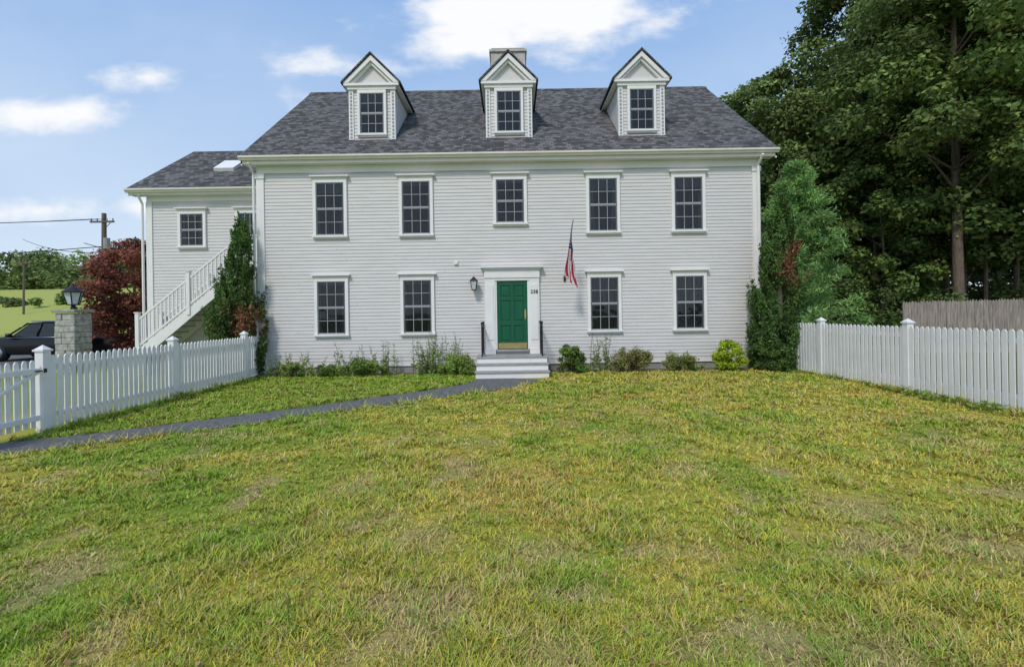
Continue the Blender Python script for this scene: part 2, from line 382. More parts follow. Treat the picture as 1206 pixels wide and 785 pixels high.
for x0,x1,y0,z0 in ((-7.98,7.93,-0.303,6.36),(-12.55,-7.98,1.2-0.003,5.86)):
    b.prism([(y0,z0),(y0-0.07,z0),(y0-0.09,z0+0.04),(y0-0.12,z0+0.07),(y0-0.12,z0+0.12),(y0,z0+0.12)],x0,x1,'x','gutter')
for x,y0,zt in ((HX0-0.1,-0.03,6.3),(HX1-0.06,-0.1,6.3),(-12.2,1.42,5.8)):
    b.tube([(x,y0-0.3 if x!=-12.2 else y0-0.2,zt),(x,y0-0.02,zt-0.25),(x,y0-0.02,0.3),(x,y0-0.15,0.15)],0.04,'trim',6)
b.obj('gutters_and_downspouts',H)
def slab(b,y0,z0,y1,z1,x0,x1,t,k):
    b.prism([(y0,z0),(y1,z1),(y1,z1-t),(y0,z0-t)],x0,x1,'x',k)
b=MB()
slab(b,-0.36,6.5,4.8,10.67+0.04,-7.97,7.92,0.09,'shingle'); slab(b,HD+0.36,6.5,4.8,10.67+0.04,-7.97,7.92,0.09,'shingle')
b.prism([(4.62,10.59),(4.8,10.745),(4.98,10.59),(4.98,10.56),(4.8,10.72),(4.62,10.56)],-7.975,7.925,'x','shingle')
slab(b,1.14,6.0,4.5,8.33,-12.52,HX0-0.02,0.08,'shingle'); slab(b,7.86,6.0,4.5,8.33,-12.52,HX0-0.02,0.08,'shingle')
b.obj('shingle_roof',H)
b=MB()
for x0,x1 in ((-7.95,-7.91),(7.86,7.9)):
    slab(b,-0.3,6.44,4.8,10.60,x0,x1,0.22,'trim'); slab(b,HD+0.3,6.44,4.8,10.60,x0,x1,0.22,'trim')
for s in (1,-1):
    y0=1.2 if s==1 else 7.8
    slab(b,y0,5.95,4.5,8.24,-12.5,-12.46,0.2,'trim')
b.obj('rake_boards',H)
b=MB()
b.prism([(1.5,0.3),(7.5,0.3),(7.5,5.85),(4.5,8.05),(1.5,5.85)],-12.1,HX0-0.01,'x','siding')
b.clap((0,1.5),(1,0),(0,-1),0.5,5.75,lambda z:(-12.1,HX0))
b.clap((-12.1,1.5),(0,1),(-1,0),0.5,7.9,lambda z:(0,6) if z<5.85 else ((z-5.85)/2.2*3,6-(z-5.85)/2.2*3))
b.obj('wing_walls',H)
b=MB()
b.box(-12.13,-11.93,1.455,1.5,0.5,5.62,'trim'); b.box(-12.1,HX0-0.02,1.45,1.5,5.622,5.8,'trim')
b.box(-12.5,HX0-0.02,1.2,1.5,5.802,5.84,'trim'); b.box(-12.5,HX0-0.02,1.197,1.225,5.8,5.96,'trim')
b.box(-12.115,-12.09,1.503,1.7,0.5,5.8,'trim')
b.obj('wing_trim',H)
b=MB(); ys=[2.45,3.15]; f=lambda y:6.0+(y-1.14)*(8.33-6.0)/3.36
b.prism([(ys[0],f(ys[0])-0.02),(ys[1],f(ys[1])-0.02),(ys[1]-0.06,f(ys[1])+0.10),(ys[0]-0.06,f(ys[0])+0.10)],-10.45,-9.75,'x','trim')
b.prism([(ys[0]+0.03,f(ys[0])+0.12),(ys[1]-0.12,f(ys[1])+0.03),(ys[1]-0.13,f(ys[1])+0.045),(ys[0]+0.02,f(ys[0])+0.135)],-10.38,-9.82,'x','lglass')
b.obj('skylight',H)
def window(cx,zb,zt,y,wo=1.02,rows=2,cols=3,parent=H,cap=True,cas=0.09,curt=1):
    b=MB(); h=wo/2
    gz0=zb+0.10; gz1=zt-(0.2 if cap else 0.1); gx0=cx-h+cas; gx1=cx+h-cas
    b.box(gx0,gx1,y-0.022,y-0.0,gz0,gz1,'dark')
    if curt:
        cw=(gx1-gx0)*random.uniform(.1,.24)
        for s in (0,1):
            xa=gx0 if s==0 else gx1-cw
            b.face([(xa,y-0.026,gz0),(xa+cw,y-0.026,gz0),(xa+cw*(0.6 if s==0 else 1),y-0.026,gz1),(xa+(0 if s==0 else cw*0.4),y-0.026,gz1)],'curtain')
        bl=gz1-(gz1-gz0)*random.choice([0.08,0.2,0.5,0.5])
        b.face([(gx0,y-0.0245,bl),(gx1,y-0.0245,bl),(gx1,y-0.0245,gz1),(gx0,y-0.0245,gz1)],'curtain')
    b.face([(gx0,y-0.034,gz0),(gx1,y-0.034,gz0),(gx1,y-0.034,gz1),(gx0,y-0.034,gz1)],'glass')
    zm=(gz0+gz1)/2
    fw=0.038
    for (a,c_,yo) in ((gz0,zm,0.050),(zm,gz1,0.058)):
        b.box(gx0,gx0+fw,y-yo,y-0.035,a,c_,'sash'); b.box(gx1-fw,gx1,y-yo,y-0.035,a,c_,'sash')
        b.box(gx0+fw,gx1-fw,y-yo,y-0.035,a,a+fw,'muntin'); b.box(gx0+fw,gx1-fw,y-yo,y-0.035,c_-fw*0.7,c_,'muntin')
        for i in range(1,cols):
            xx=gx0+fw+(gx1-gx0-2*fw)*i/cols; b.box(xx-0.008,xx+0.008,y-yo+0.003,y-0.036,a+fw,c_-fw*0.7,'muntin')
        for j in range(1,rows):
            zz=a+fw+(c_-a-1.7*fw)*j/rows; b.box(gx0+fw,gx1-fw,y-yo+0.006,y-0.037,zz-0.008,zz+0.008,'muntin')
    b.box(cx-h,gx0,y-0.075,y,gz0-0.0,gz1,'trim'); b.box(gx1,cx+h,y-0.075,y,gz0,gz1,'trim')
    b.box(cx-h-0.02,cx+h+0.02,y-0.11,y,gz0-0.055,gz0,'trim'); b.box(cx-h,cx+h,y-0.07,y,zb,gz0-0.056,'trim')
    b.box(cx-h,cx+h,y-0.078,y,gz1,zt-(0.06 if cap else 0.0),'trim')
    if cap:
        b.box(cx-h-0.03,cx+h+0.03,y-0.11,y,zt-0.059,zt-0.035,'trim'); b.box(cx-h-0.07,cx+h+0.07,y-0.15,y,zt-0.034,zt,'trim')
    return b.obj('window',parent)
for x in (-5.43,-2.84,2.79,5.36):
    window(x,4.06,5.95,0.0); window(x,1.09,2.98,0.0)
window(-0.01,4.36,5.96,0.0)
window(-10.6,4.03,5.4,1.5,wo=0.93,cap=True)
window(-8.75,3.4,5.4,1.5,wo=0.8,cap=True)
def dormer(cx):
    D=empty('dormer'); D.parent=H
    b=MB(); y0=0.62; yr=lambda z:(z-6.5)/0.8155-0.36
    b.box(cx-0.70,cx+0.70,y0+0.01,2.9,7.0,8.93,'siding')
    b.clap((0,y0+0.01),(1,0),(0,-1),7.2,8.9,lambda z:(cx-0.7,cx+0.7))
    for s in (-1,1):
        b.clap((cx+s*0.70,0),(0,1),(s,0),7.2,8.9,lambda z:(y0+0.01,max(y0+0.02,yr(z)+0.15)))
    b.prism([(cx-0.74,8.96),(cx+0.74,8.96),(cx,9.70)],y0+0.03,3.4,'y','siding')
    b.obj('dormer_walls',D)
    b=MB()
    for s in (-1,1):
        xa=cx+s*0.73; xb=cx+s*0.585
        b.box(xa,xb,y0-0.035,y0+0.012,7.2,8.82,'trim'); b.box(xa,xa-s*0.02,y0+0.013,y0+0.12,7.25,8.82,'trim')
        for i in range(13):
            z=7.3+i*0.115; b.box(cx+s*0.685,cx+s*0.63,y0-0.055,y0-0.035,z,z+0.06,'muntin')
        P=[(cx+s*0.88,9.0),(cx,9.86),(cx,9.70),(cx+s*0.72,9.0)]
        b.prism(P,y0-0.14,y0+0.02,'y','trim')
        P=[(cx+s*0.70,9.0),(cx,9.69),(cx,9.60),(cx+s*0.61,9.0)]
        b.prism(P,y0-0.07,y0+0.02,'y','trim')
        b.box(cx+s*0.72,cx+s*0.86,y0+0.022,3.0,8.9,8.98,'trim')
    b.box(cx-0.86,cx+0.86,y0-0.13,y0+0.02,8.92,8.998,'trim'); b.box(cx-0.76,cx+0.76,y0-0.08,y0+0.012,8.82,8.918,'trim')
    b.box(cx-0.74,cx+0.74,y0-0.06,y0+0.012,7.19,7.27,'trim')
    b.obj('dormer_trim',D)
    b=MB()
    for s in (-1,1):
        b.prism([(cx+s*0.93,8.97),(cx,9.90),(cx,9.96),(cx+s*0.93,9.03)],y0-0.18,4.2,'y','shingle')
    b.obj('dormer_roof',D)
    window(cx,7.33,8.8,y0-0.01,wo=0.9,parent=D,cap=False,cas=0.075)
for x in (-4.30,0.0,4.17): dormer(x)
b=MB(); b.box(-0.68,0.68,4.4,5.5,9.6,12.02,'chim'); b.box(-0.74,0.74,4.34,5.56,12.022,12.12,'chim'); b.box(-0.66,0.66,4.42,5.48,12.122,12.2,'conc')
b.tube([(-.3,4.9,12.2),(-.3,4.9,12.34)],0.12,'chim',10); b.tube([(.3,4.9,12.2),(.3,4.9,12.34)],0.12,'chim',10)
b.obj('chimney',H,bevel=0.01)
b=MB(); dz0,dz1=0.66,2.70; dx0,dx1=-0.45,0.47
b.box(dx0,dx1,-0.03,0,dz0,dz1,'green')
for (xa,xb) in ((dx0,dx0+0.11),(dx1-0.11,dx1),(-0.05+0.01,0.06)):
    b.box(xa,xb,-0.055,-0.03,dz0,dz1,'green')
for (za,zb) in ((dz0,dz0+0.24),(1.37,1.50),(2.12,2.22),(dz1-0.12,dz1)):
    for xa,xb in ((dx0+0.11,-0.04),(0.06,dx1-0.11)): b.box(xa,xb,-0.0545,-0.03,za,zb,'green')
for xa,xb in ((dx0+0.11,-0.04),(0.06,dx1-0.11)):
    for za,zb in ((dz0+.24,1.37),(1.5,2.12),(2.22,dz1-.12)):
        b.box(xa+0.035,xb-0.035,-0.047,-0.03,za+0.035,zb-0.035,'green')
b.obj('front_door',H,bevel=0.006)
b=MB(); b.box(dx0+0.03,dx1-0.03,-0.06,-0.0555,dz0+0.02,dz0+0.19,'brass'); b.tube([(dx1-0.07,-0.06,1.62),(dx1-0.07,-0.11,1.62)],0.028,'brass',10)
b.box(dx1-0.095,dx1-0.045,-0.062,-0.0556,1.55,1.85,'brass'); b.box(dx0-0.03,dx1+0.03,-0.14,0,0.60,dz0-0.004,'tread'); b.obj('door_hardware',H)
b=MB()
for s in (-1,1):
    xa=(dx0 if s<0 else dx1); xb=xa+s*0.05; xc=xb+s*0.31
    b.box(xa,xb,-0.075,0,0.66,2.72,'trim'); b.box(xb,xc,-0.10,0,0.66,2.72,'trim')
    b.box(xb+s*0.05,xc-s*0.05,-0.118,-0.1,0.95,2.6,'trim')
    b.box(xb-s*0.0,xc+s*0.02,-0.13,0,0.42,0.655,'trim')
b.box(dx0-0.36,dx1+0.36,-0.10,0,2.722,2.80,'trim'); b.box(dx0-0.37,dx1+0.37,-0.125,0,2.802,3.05,'trim')
b.box(dx0-0.41,dx1+0.41,-0.17,0,3.052,3.10,'trim'); b.box(dx0-0.47,dx1+0.47,-0.22,0,3.102,3.16,'trim')
b.obj('door_surround',H)
b=MB()
for i,(yf_,zt) in enumerate(((-1.62,0.175),(-1.30,0.35),(-0.98,0.52))):
    b.box(-1.0,0.97,yf_,0.0-0.02 if i==2 else -0.98+0.001*i,0.0 if i==0 else (0.175,0.35)[i-1]+0.001,zt-0.03,'trim')
    b.box(-1.03,1.0,yf_-0.03,(yf_+0.33 if i<2 else -0.01),zt-0.029,zt,'tread')
b.obj('entry_steps',H)
b=MB()
for x in (-0.86,0.84):
    for y in (-0.12,-0.9):
        b.tube([(x,y,0.52),(x,y,1.45)],0.022,'iron',8); b.tube([(x,y,1.45),(x,y,1.50)],0.035,'iron',8)
    b.box(x-0.02,x+0.02,-0.9,-0.12,1.36,1.385,'iron'); b.box(x-0.015,x+0.015,-0.9,-0.12,0.62,0.64,'iron')
    for i in range(1,7):
        y=-0.9+i*0.78/7; b.box(x-0.008,x+0.008,y-0.008,y+0.008,0.64,1.36,'iron')
b.obj('iron_handrails',H)
t=bpy.data.curves.new('house_number','FONT'); t.body='238'; t.size=0.15; t.extrude=0.006; t.align_x='CENTER'
o=bpy.data.objects.new('house_number',t); COL.objects.link(o); o.location=(0.675,-0.128,2.33); o.rotation_euler=(math.pi/2,0,0); o.parent=H; t.materials.append(M['iron'])
b=MB(); x,y,z=-1.12,-0.22,2.62
b.box(x-0.05,x+0.05,-0.03,0,z-0.12,z+0.12,'brass'); b.tube([(x,-0.02,z-0.02),(x,-0.12,z-0.2),(x,y,z-0.2)],0.012,'brass',6)
b.poly([(x+a*r_,y+c_*r_,zz) for (r_,zz) in ((0.055,z-0.16),(0.095,z+0.1)) for (a,c_) in ((-1,-1),(1,-1),(1,1),(-1,1))],[(0,1,5,4),(1,2,6,5),(2,3,7,6),(3,0,4,7),(0,3,2,1),(4,5,6,7)],'lglass')
for (a,c_) in ((-1,-1),(1,-1),(1,1),(-1,1)):
    b.tube([(x+a*.057,y+c_*.057,z-0.16),(x+a*.098,y+c_*.098,z+0.1)],0.011,'iron',5)
b.poly([(x-.12,y-.12,z+.1),(x+.12,y-.12,z+.1),(x+.12,y+.12,z+.1),(x-.12,y+.12,z+.1),(x,y,z+.24)],[(3,2,1,0),(0,1,4),(1,2,4),(2,3,4),(3,0,4)],'iron')
b.tube([(x,y,z+.22),(x,y,z+.3)],[0.02,0.008],'brass',6); b.box(x-.06,x+.06,y-.06,y+.06,z-.19,z-.162,'iron'); b.obj('wall_lantern',H)
b=MB(); b.box(-1.72,-1.6,-0.05,0,3.22,3.34,'trim'); b.box(-1.70,-1.62,-0.07,-0.05,3.24,3.32,'trim'); b.obj('vent_cover',H)
# flag
FL=empty('american_flag'); b=MB()
p0=Vector((1.60,-0.03,2.75)); p1=Vector((1.74,-1.1,4.28)); b.tube([p0,p1],[0.014,0.011],'wood',8); b.tube([p1,p1+Vector((0.003,-0.02,0.035))],[0.025,0.01],'brass',8)
b.box(1.57,1.63,-0.05,-0.012,2.68,2.84,'iron'); b.obj('flag_pole',FL)
nh,nf=26,44; vs=[]
for i in range(nh+1):
    hh=i/nh; base=p1.lerp(p0,0.02+0.42*hh)
    for j in range(nf+1):
        f_=j/nf
        xx=base.x-0.05+0.05*math.cos(hh*12+f_*2.2)*min(1,f_*3)*(0.8+0.7*f_)+0.26*(hh-0.35)*min(1,f_*2)+0.07*f_*math.sin(f_*5+hh*2)
        yy=base.y*(1-0.55*min(1,f_*1.6))+(-0.75)*(0.55*min(1,f_*1.6))+0.06*math.sin(hh*12+1+f_*3)*min(1,f_*3)
        zz=base.z-1.42*f_+0.25*hh*f_
        vs.append((xx+0.03,yy,zz))
fs={'fred':[],'fwhite':[],'fblue':[]}
for i in range(nh):
    for j in range(nf):
        k='fred' if (i//2)%2==0 else 'fwhite'
        if i<14 and j<nf*0.4: k='fwhite' if (i%3==1 and (j+ (i//3))%3==1) else 'fblue'
        fs[k].append((i*(nf+1)+j,i*(nf+1)+j+1,(i+1)*(nf+1)+j+1,(i+1)*(nf+1)+j))
me=bpy.data.meshes.new('flag_cloth'); allf=[];mi=[]
for q,(k,v) in enumerate(fs.items()): allf+=v; mi+=[q]*len(v); me.materials.append(M[k])
me.from_pydata(vs,[],allf); me.polygons.foreach_set('material_index',mi); me.polygons.foreach_set('use_smooth',[True]*len(allf))
o=bpy.data.objects.new('flag_cloth',me); COL.objects.link(o); o.parent=FL
# exterior stair
b=MB(); n=15; xs,zs=-11.6,0.6; go=0.227; ri=0.18; ya,yb=0.38,1.38
b.box(-12.5,-11.35,0.3,1.42,0,0.6,'conc')
for i in range(n-1):
    x=xs+go*i; z=zs+ri*(i+1); b.box(x-0.02,x+go+0.01,ya+0.03,yb-0.03,z-0.035,z,'tread'); b.box(x,x+0.018,ya+0.03,yb-0.03,z-ri,z-0.036,'trim')
xe=xs+go*(n-1); ze=zs+ri*n
for y in (ya,yb):
    b.prism([(xs,zs),(xs+0.25,zs),(xe,ze-0.30),(xe,ze),(xs,zs+0.2)],y-0.02,y+0.02,'y','trim')
    s_=ri/go
    for zo in (0.95,0.14):
        b.prism([(xs,zs+ri+zo-0.07),(xe,zs+ri+zo-0.07+s_*(xe-xs)),(xe,zs+ri+zo+s_*(xe-xs)),(xs,zs+ri+zo)],y-0.025,y+0.025,'y','trim')
    k=int((xe-xs)/0.12)
    for i in range(1,k):
        x=xs+(xe-xs)*i/k; z=zs+ri+s_*(x-xs); b.box(x-0.018,x+0.018,y-0.017,y+0.017,z+0.12,z+0.9,'trim')
    for x,z in ((xs,zs),((xs+xe)/2,(zs+ze)/2-0.1),(xe,ze-0.3)):
        b.box(x-0.055,x+0.055,y-0.055,y+0.055,z,z+1.32 if x!=xe else ze+1.08,'trim'); zt=z+1.32 if x!=xe else ze+1.08
        b.box(x-0.075,x+0.075,y-0.075,y+0.075,zt,zt+0.03,'trim')
b.box(xe,HX0-0.03,ya-0.02,1.48,ze-0.2,ze,'tread')
b.box(xe,HX0-0.03,ya-0.025,ya+0.025,ze+0.93,ze+1.0,'trim'); b.box(xe,HX0-0.03,ya-0.025,ya+0.025,ze+0.1,ze+0.16,'trim')
for i in range(1,5): b.box(xe+i*0.12-.018,xe+i*0.12+.018,ya-.017,ya+.017,ze+.16,ze+.93,'trim')
b.box(-7.76,-7.66,ya-.05,ya+.05,0,ze+1.08,'trim'); b.box(xe-0.05,xe+0.05,ya-.05,ya+.05,0,ze-0.3,'trim')
b.obj('exterior_staircase',H)
# ------------------------------------------------------------------ picket fences
def picket(b,x,y,z0,z1,w=0.072,t=0.018,k='vinyl'):
    h=w/2; b.prism([(y-h,z0),(y+h,z0),(y+h,z1-0.045),(y+h*0.35,z1),(y-h*0.35,z1),(y-h,z1-0.045)],x-t/2,x+t/2,'x',k)
def post(b,x,y,z,w=0.13):
    h=w/2; b.box(x-h,x+h,y-h,y+h,-0.1,z,'vinyl'); b.box(x-h-.02,x+h+.02,y-h-.02,y+h+.02,z,z+.03,'vinyl')
    b.poly([(x-h-.01,y-h-.01,z+.03),(x+h+.01,y-h-.01,z+.03),(x+h+.01,y+h+.01,z+.03),(x-h-.01,y+h+.01,z+.03),(x,y,z+.10)],[(0,1,4),(1,2,4),(2,3,4),(3,0,4)],'vinyl')
def fence(name,P,hgt_,posth,gap,inside,w=0.072):
    b=MB()
    for x,y in P: post(b,x,y,posth)
    for (xa,y0),(xb,y1) in zip(P[:-1],P[1:]):
        s=1 if y1>y0 else -1; L=abs(y1-y0); y0_=y0+s*0.065; L2=L-0.13
        n=max(1,int(round(L2/(w+gap))))
        for i in range(n):
            f_=(i+0.5)/n; picket(b,xa+(xb-xa)*f_+inside*0.032+random.uniform(-.003,.003),y0_+s*L2*f_,0.05+random.uniform(-.006,.006),hgt_+random.uniform(-.007,.007),w)
        for zr in (0.22,hgt_-0.22):
            ya,yb=min(y0_,y0_+s*L2),max(y0_,y0_+s*L2)
            pa=(xa if y0<y1 else xb); pb=(xb if y0<y1 else xa)
            b.poly([(pa-.02,ya,zr),(pa+.02,ya,zr),(pb+.02,yb,zr),(pb-.02,yb,zr),(pa-.02,ya,zr+.08),(pa+.02,ya,zr+.08),(pb+.02,yb,zr+.08),(pb-.02,yb,zr+.08)],
              [(0,3,2,1),(4,5,6,7),(0,1,5,4),(1,2,6,5),(2,3,7,6),(3,0,4,7)],'vinyl')
    return b.obj(name)
fence('picket_fence',[(-7.42,-6.85),(-7.42,-3.98),(-7.45,-1.15),(-7.5,0.05)],1.2,1.27,0.04,1,.08)
fence('picket_fence',[(8.42,-15),(8.38,-12.3),(8.33,-9.7),(8.25,-7.15),(8.12,-4.6),(8.0,-2.05),(7.9,0.0)],1.36,1.42,0.028,-1,0.085)
fence('picket_fence',[(-7.42,-14),(-7.42,-11.2),(-7.42,-8.5)],1.2,1.27,0.04,1,.08)
b=MB(); n=12; y0,y1=-8.40,-6.95
for i in range(n): 
    f_=(i+.5)/n; picket(b,-7.43,y0+(y1-y0)*f_,0.10,1.14)
for z in (0.2,0.93): b.box(-7.418,-7.37,y0,y1,z,z+0.08,'vinyl')
b.prism([(y0,0.28),(y0+0.1,0.28),(y1,0.93),(y1-0.1,0.93)],-7.416,-7.376,'x','vinyl')
b.box(-7.36,-7.345,y1-0.08,y1+0.02,0.96,0.98,'iron'); b.box(-7.35,-7.335,y1+0.04,y1+0.08,0.94,1.0,'iron'); b.obj('picket_gate')
b=MB(); x=14.6
while x<30:
    z=1.95+0.10*(x-14.6)/10+random.uniform(-.03,.03); y=3.4+random.uniform(-.01,.01)
    b.prism([(x,-.05),(x+.10,-.05),(x+.10,z-.08),(x+.05,z),(x,z-.08)],y,y+.02,'y','wood'); x+=0.108
b.box(14.6,30,3.44,3.5,0.5,0.6,'wood'); b.box(14.6,30,3.44,3.5,1.5,1.6,'wood'); b.obj('stockade_fence')
# ------------------------------------------------------------------ pillar lamp
PL=empty('stone_pillar_lamp'); b=MB(); x,y=-14.35,1.2
rr=random.Random(3)
z=0
while z<1.95:
    hh=rr.uniform(.14,.24); a=rr.uniform(-.12,.12); 
    for (xa,xb) in ((x-.32,x+a-.006),(x+a+.006,x+.32)):
        j=rr.uniform(-.015,.015); b.box(xa-j,xb+j,y-.32-j,y+.32,z+.006,min(z+hh,1.98),'stone')
    z+=hh
b.box(x-.38,x+.38,y-.38,y+.38,1.98,2.08,'conc'); b.obj('pillar',PL,bevel=0.02)
b=MB(); z=2.08
b.tube([(x,y,z),(x,y,z+.16)],[.09,.05],'iron',10)
N=6; ring=lambda r_,zz:[(x+r_*math.cos(2*math.pi*i/N),y+r_*math.sin(2*math.pi*i/N),zz) for i in range(N)]
b.poly(ring(.15,z+.17)+ring(.26,z+.55),[(i,(i+1)%N,N+(i+1)%N,N+i) for i in range(N)]+[tuple(range(N))],'lglass')
for p_,q_ in zip(ring(.155,z+.16),ring(.265,z+.56)): b.tube([p_,q_],.018,'iron',5)
b.tube([(x,y,z+.14),(x,y,z+.17)],.17,'iron',6); b.tube([(x,y,z+.55),(x,y,z+.58),(x,y,z+.72),(x,y,z+.76),(x,y,z+.86)],[.30,.30,.13,.04,.015],'iron',12)
b.obj('lantern',PL)
# ------------------------------------------------------------------ utility poles
def pole(name,x,y,h,r,tr=True):
    U=empty(name); b=MB(); z0=float(hgt(np.array([x]),np.array([y]))[0])
    b.tube([(x,y,z0-.3),(x+.15,y,z0+h)],[r,r*.7],'pole',10); b.obj('pole_shaft',U); b=MB()
    b.box(x-.9,x+1.1,y-.2,y-.08,z0+h-.8,z0+h-.66,'pole')
    for a in (-.8,-.3,.5,1.0): b.tube([(x+a,y-.14,z0+h-.68),(x+a,y-.14,z0+h-.45)],.05,'conc',6)
    if tr: b.tube([(x+.42,y-.1,z0+h-3),(x+.42,y-.1,z0+h-2.1)],.24,'conc',10); b.tube([(x-.1,y,z0+h-2.9),(x-1.4,y-.2,z0+h-2.5)],.03,'iron',5); b.tube([(x,y,z0+h-1.5),(x+.8,y-.14,z0+h-.8)],.03,'pole',5)
    b.obj('crossarm_and_transformer',U); return z0+h
pole('utility_pole',-34.3,25.6,10.6,0.24); pole('utility_pole',-62,46,7.2,0.13,False)
b=MB()
def wire(a,c_,sag,r_=0.022):
    a=Vector(a);c_=Vector(c_); b.tube([a.lerp(c_,i/12)-Vector((0,0,sag*4*(i/12)*(1-i/12))) for i in range(13)],r_,'iron',4,False)
z=10.6
for dx,zz in ((-.8,z-.5),(-.3,z-.5),(.5,z-.5)): wire((-34.3+dx,25.46,zz),(-85+dx,22,zz+1),0.9)
wire((-34.3,25.5,z-2.8),(-85,22,z-3),1.0,0.035); wire((-34.3,25.5,z-3.3),(-62,46,12),0.5,.03); wire((-33.9,25.5,z-3.2),(-12.3,5,6),1.0,.02)
b.obj('overhead_wires')
# ------------------------------------------------------------------ car
CAR=empty('parked_suv'); cx,cy=-20.3,6.7
def loft(b,secs,k,n=None):
    m=len(secs[0]); vs=[p for s in secs for p in s]; fs=[]
    for i in range(len(secs)-1):
        for j in range(m): fs.append((i*m+j,i*m+(j+1)%m,(i+1)*m+(j+1)%m,(i+1)*m+j))
    fs+=[tuple(range(m))[::-1],tuple(range((len(secs)-1)*m,len(secs)*m))]; b.poly(vs,fs,k)
def sec(x,w,z0,z1,r_=.12):
    q=[(-w+r_*.4,z0),(w-r_*.4,z0),(w,z0+r_),(w+.01,(z0+z1)/2),(w-.03,z1-r_),(w-r_,z1),(-w+r_,z1),(-w+.03,z1-r_),(-w-.01,(z0+z1)/2),(-w,z0+r_)]
    return [(cx+x,cy+a,z_) for a,z_ in q]
b=MB()
loft(b,[sec(-2.42,.72,.4,.75),sec(-2.32,.88,.3,.92),sec(-1.9,.93,.28,1.0),sec(-1.1,.95,.28,1.08),sec(0,.95,.28,1.1),sec(1.4,.95,.28,1.1),sec(2.2,.92,.3,1.08),sec(2.42,.8,.4,.95)],'car')
b.obj('body',CAR,True); b=MB()
def gs(x,wb,wt,zt): return [(cx+x[0],cy-wb,1.06),(cx+x[0],cy+wb,1.06),(cx+x[1],cy+wt,zt),(cx+x[1],cy-wt,zt)]
loft(b,[gs((-1.2,-.98),.86,.80,1.1),gs((-.75,-.35),.86,.70,1.60),gs((.3,.3),.86,.70,1.64),gs((1.5,1.45),.86,.70,1.62),gs((2.25,1.95),.82,.66,1.52)],'cglass'); b.obj('greenhouse',CAR)
b=MB()
loft(b,[[(cx+x,cy-w,z_-.03),(cx+x,cy+w,z_-.03),(cx+x,cy+w*.93,z_+.03),(cx+x,cy-w*.93,z_+.03)] for x,w,z_ in ((-.42,.72,1.6),(.3,.73,1.655),(1.4,.73,1.64),(2.02,.70,1.54))],'car')
for s in (-1,1):
    for xb,xt in ((-1.15,-.4),(.12,.2),(1.1,1.12),(2.1,1.9)):
        b.tube([(cx+xb,cy+s*.87,1.08),(cx+xt,cy+s*.715,1.62)],.04,'car',6)
    b.tube([(cx-.35,cy+s*.62,1.70),(cx+1.7,cy+s*.6,1.70)],.02,'alloy',6)
    b.box(cx-1.1,cx+2.15,cy+s*.955,cy+s*.965,1.0,1.025,'alloy')
    b.box(cx-1.0,cx-.85,cy+s*.93,cy+s*1.1,1.05,1.2,'car')
    for x in (-1.5,1.45):
        for r_,k,o1 in ((.37,'rubber',.0),(.24,'alloy',.012)): b.tube([(cx+x,cy+s*.74,.37),(cx+x,cy+s*(.97+o1),.37)],r_,k,20)
    b.box(cx-2.38,cx-2.2,cy+s*.55,cy+s*.84,.72,.86,'lglass'); b.box(cx+2.25,cx+2.4,cy+s*.55,cy+s*.86,.8,.98,'red')
b.obj('roof_wheels_lights',CAR,True)
# ------------------------------------------------------------------ trees
deciduous('oak_tree',16.6,16.5,16.8,4.2,2.5,34000,nclump=105,col=(0.16,0.225,0.07))
deciduous('oak_tree',20.6,14,21.5,4.8,4,42000,nclump=115)
deciduous('maple_tree',25,13,26,5.6,4,42000,nclump=115,col=(0.14,0.205,0.055))
deciduous('oak_tree',20.4,7.4,23,4.3,7.2,44000,trunk=0.25,nclump=120,size=.23,col=(0.165,0.235,0.065))
deciduous('maple_tree',27.5,8,23,5.2,4.5,40000,nclump=115,size=.24)
deciduous('oak_tree',23.6,10.5,22,4.6,4,38000,trunk=.2,nclump=115)
deciduous('maple_tree',15.0,12.5,10.5,3.1,1.0,26000,nclump=75,trunk=.12,col=(0.13,0.19,0.055),size=.22)
deciduous('maple_tree',18.6,9.8,9.5,2.8,1.2,24000,nclump=70,trunk=.1,col=(0.14,0.21,0.055),size=.21)
def mass(name,n,x0,x1,y0,y1,topf,size,col,clr,k,botf=None,var=.3):
    C=[];R=[]
    for i in range(k):
        x=random.uniform(x0,x1);y=random.uniform(y0,y1);zt=topf(x,y);zb=botf(x,y) if botf else 0
        C.append((x,y,zb+(zt-zb)*random.random()**.8)); R.append(clr*random.uniform(.6,1.3))
    C=np.array(C);R=np.array(R); V,c=clump_leaves(C,R,.55+.8*rng.random(k),n,size,col,flat=.75,shell=.3,var=var,nbias=1)
    np_mesh(name,V,len(c),c,'leaf')
mass('forest',75000,14.5,48,20,28,lambda x,y:13.5+min(8,(x-14)*.5),.46,(0.09,0.135,0.045),1.8,360)
b=MB()
for i in range(18):
    x=random.uniform(15,36);y=random.uniform(8,20);h=random.uniform(7,10);r_=random.uniform(.07,.15)
    b.tube([(x,y,0),(x+random.uniform(-.3,.3),y,h*.5),(x+random.uniform(-.5,.5),y,h)],[r_,r_*.8,r_*.5],'bark',6)
b.obj('forest_trunks')
mass('understory_bushes',40000,12,36,6,12,lambda x,y:2.3+.8*math.sin(x*1.3),.17,(0.12,0.18,0.05),.75,150)
hz=lambda x,y:float(hgt(np.array([x]),np.array([y]))[0])
mass('distant_trees',42000,-135,-50,76,96,lambda x,y:hz(x,y)+5.5+2.0*math.sin(x*.23)+1.3*math.sin(x*.6+1)-max(0,(x+75)*.12),.8,(0.19,0.27,0.08),2.3,300,lambda x,y:hz(x,y),.25)
mass('hillside_bushes',9000,-110,-62,50,60,lambda x,y:hz(x,y)+1.0,.5,(0.15,0.22,0.06),1.0,26,lambda x,y:hz(x,y),.25)
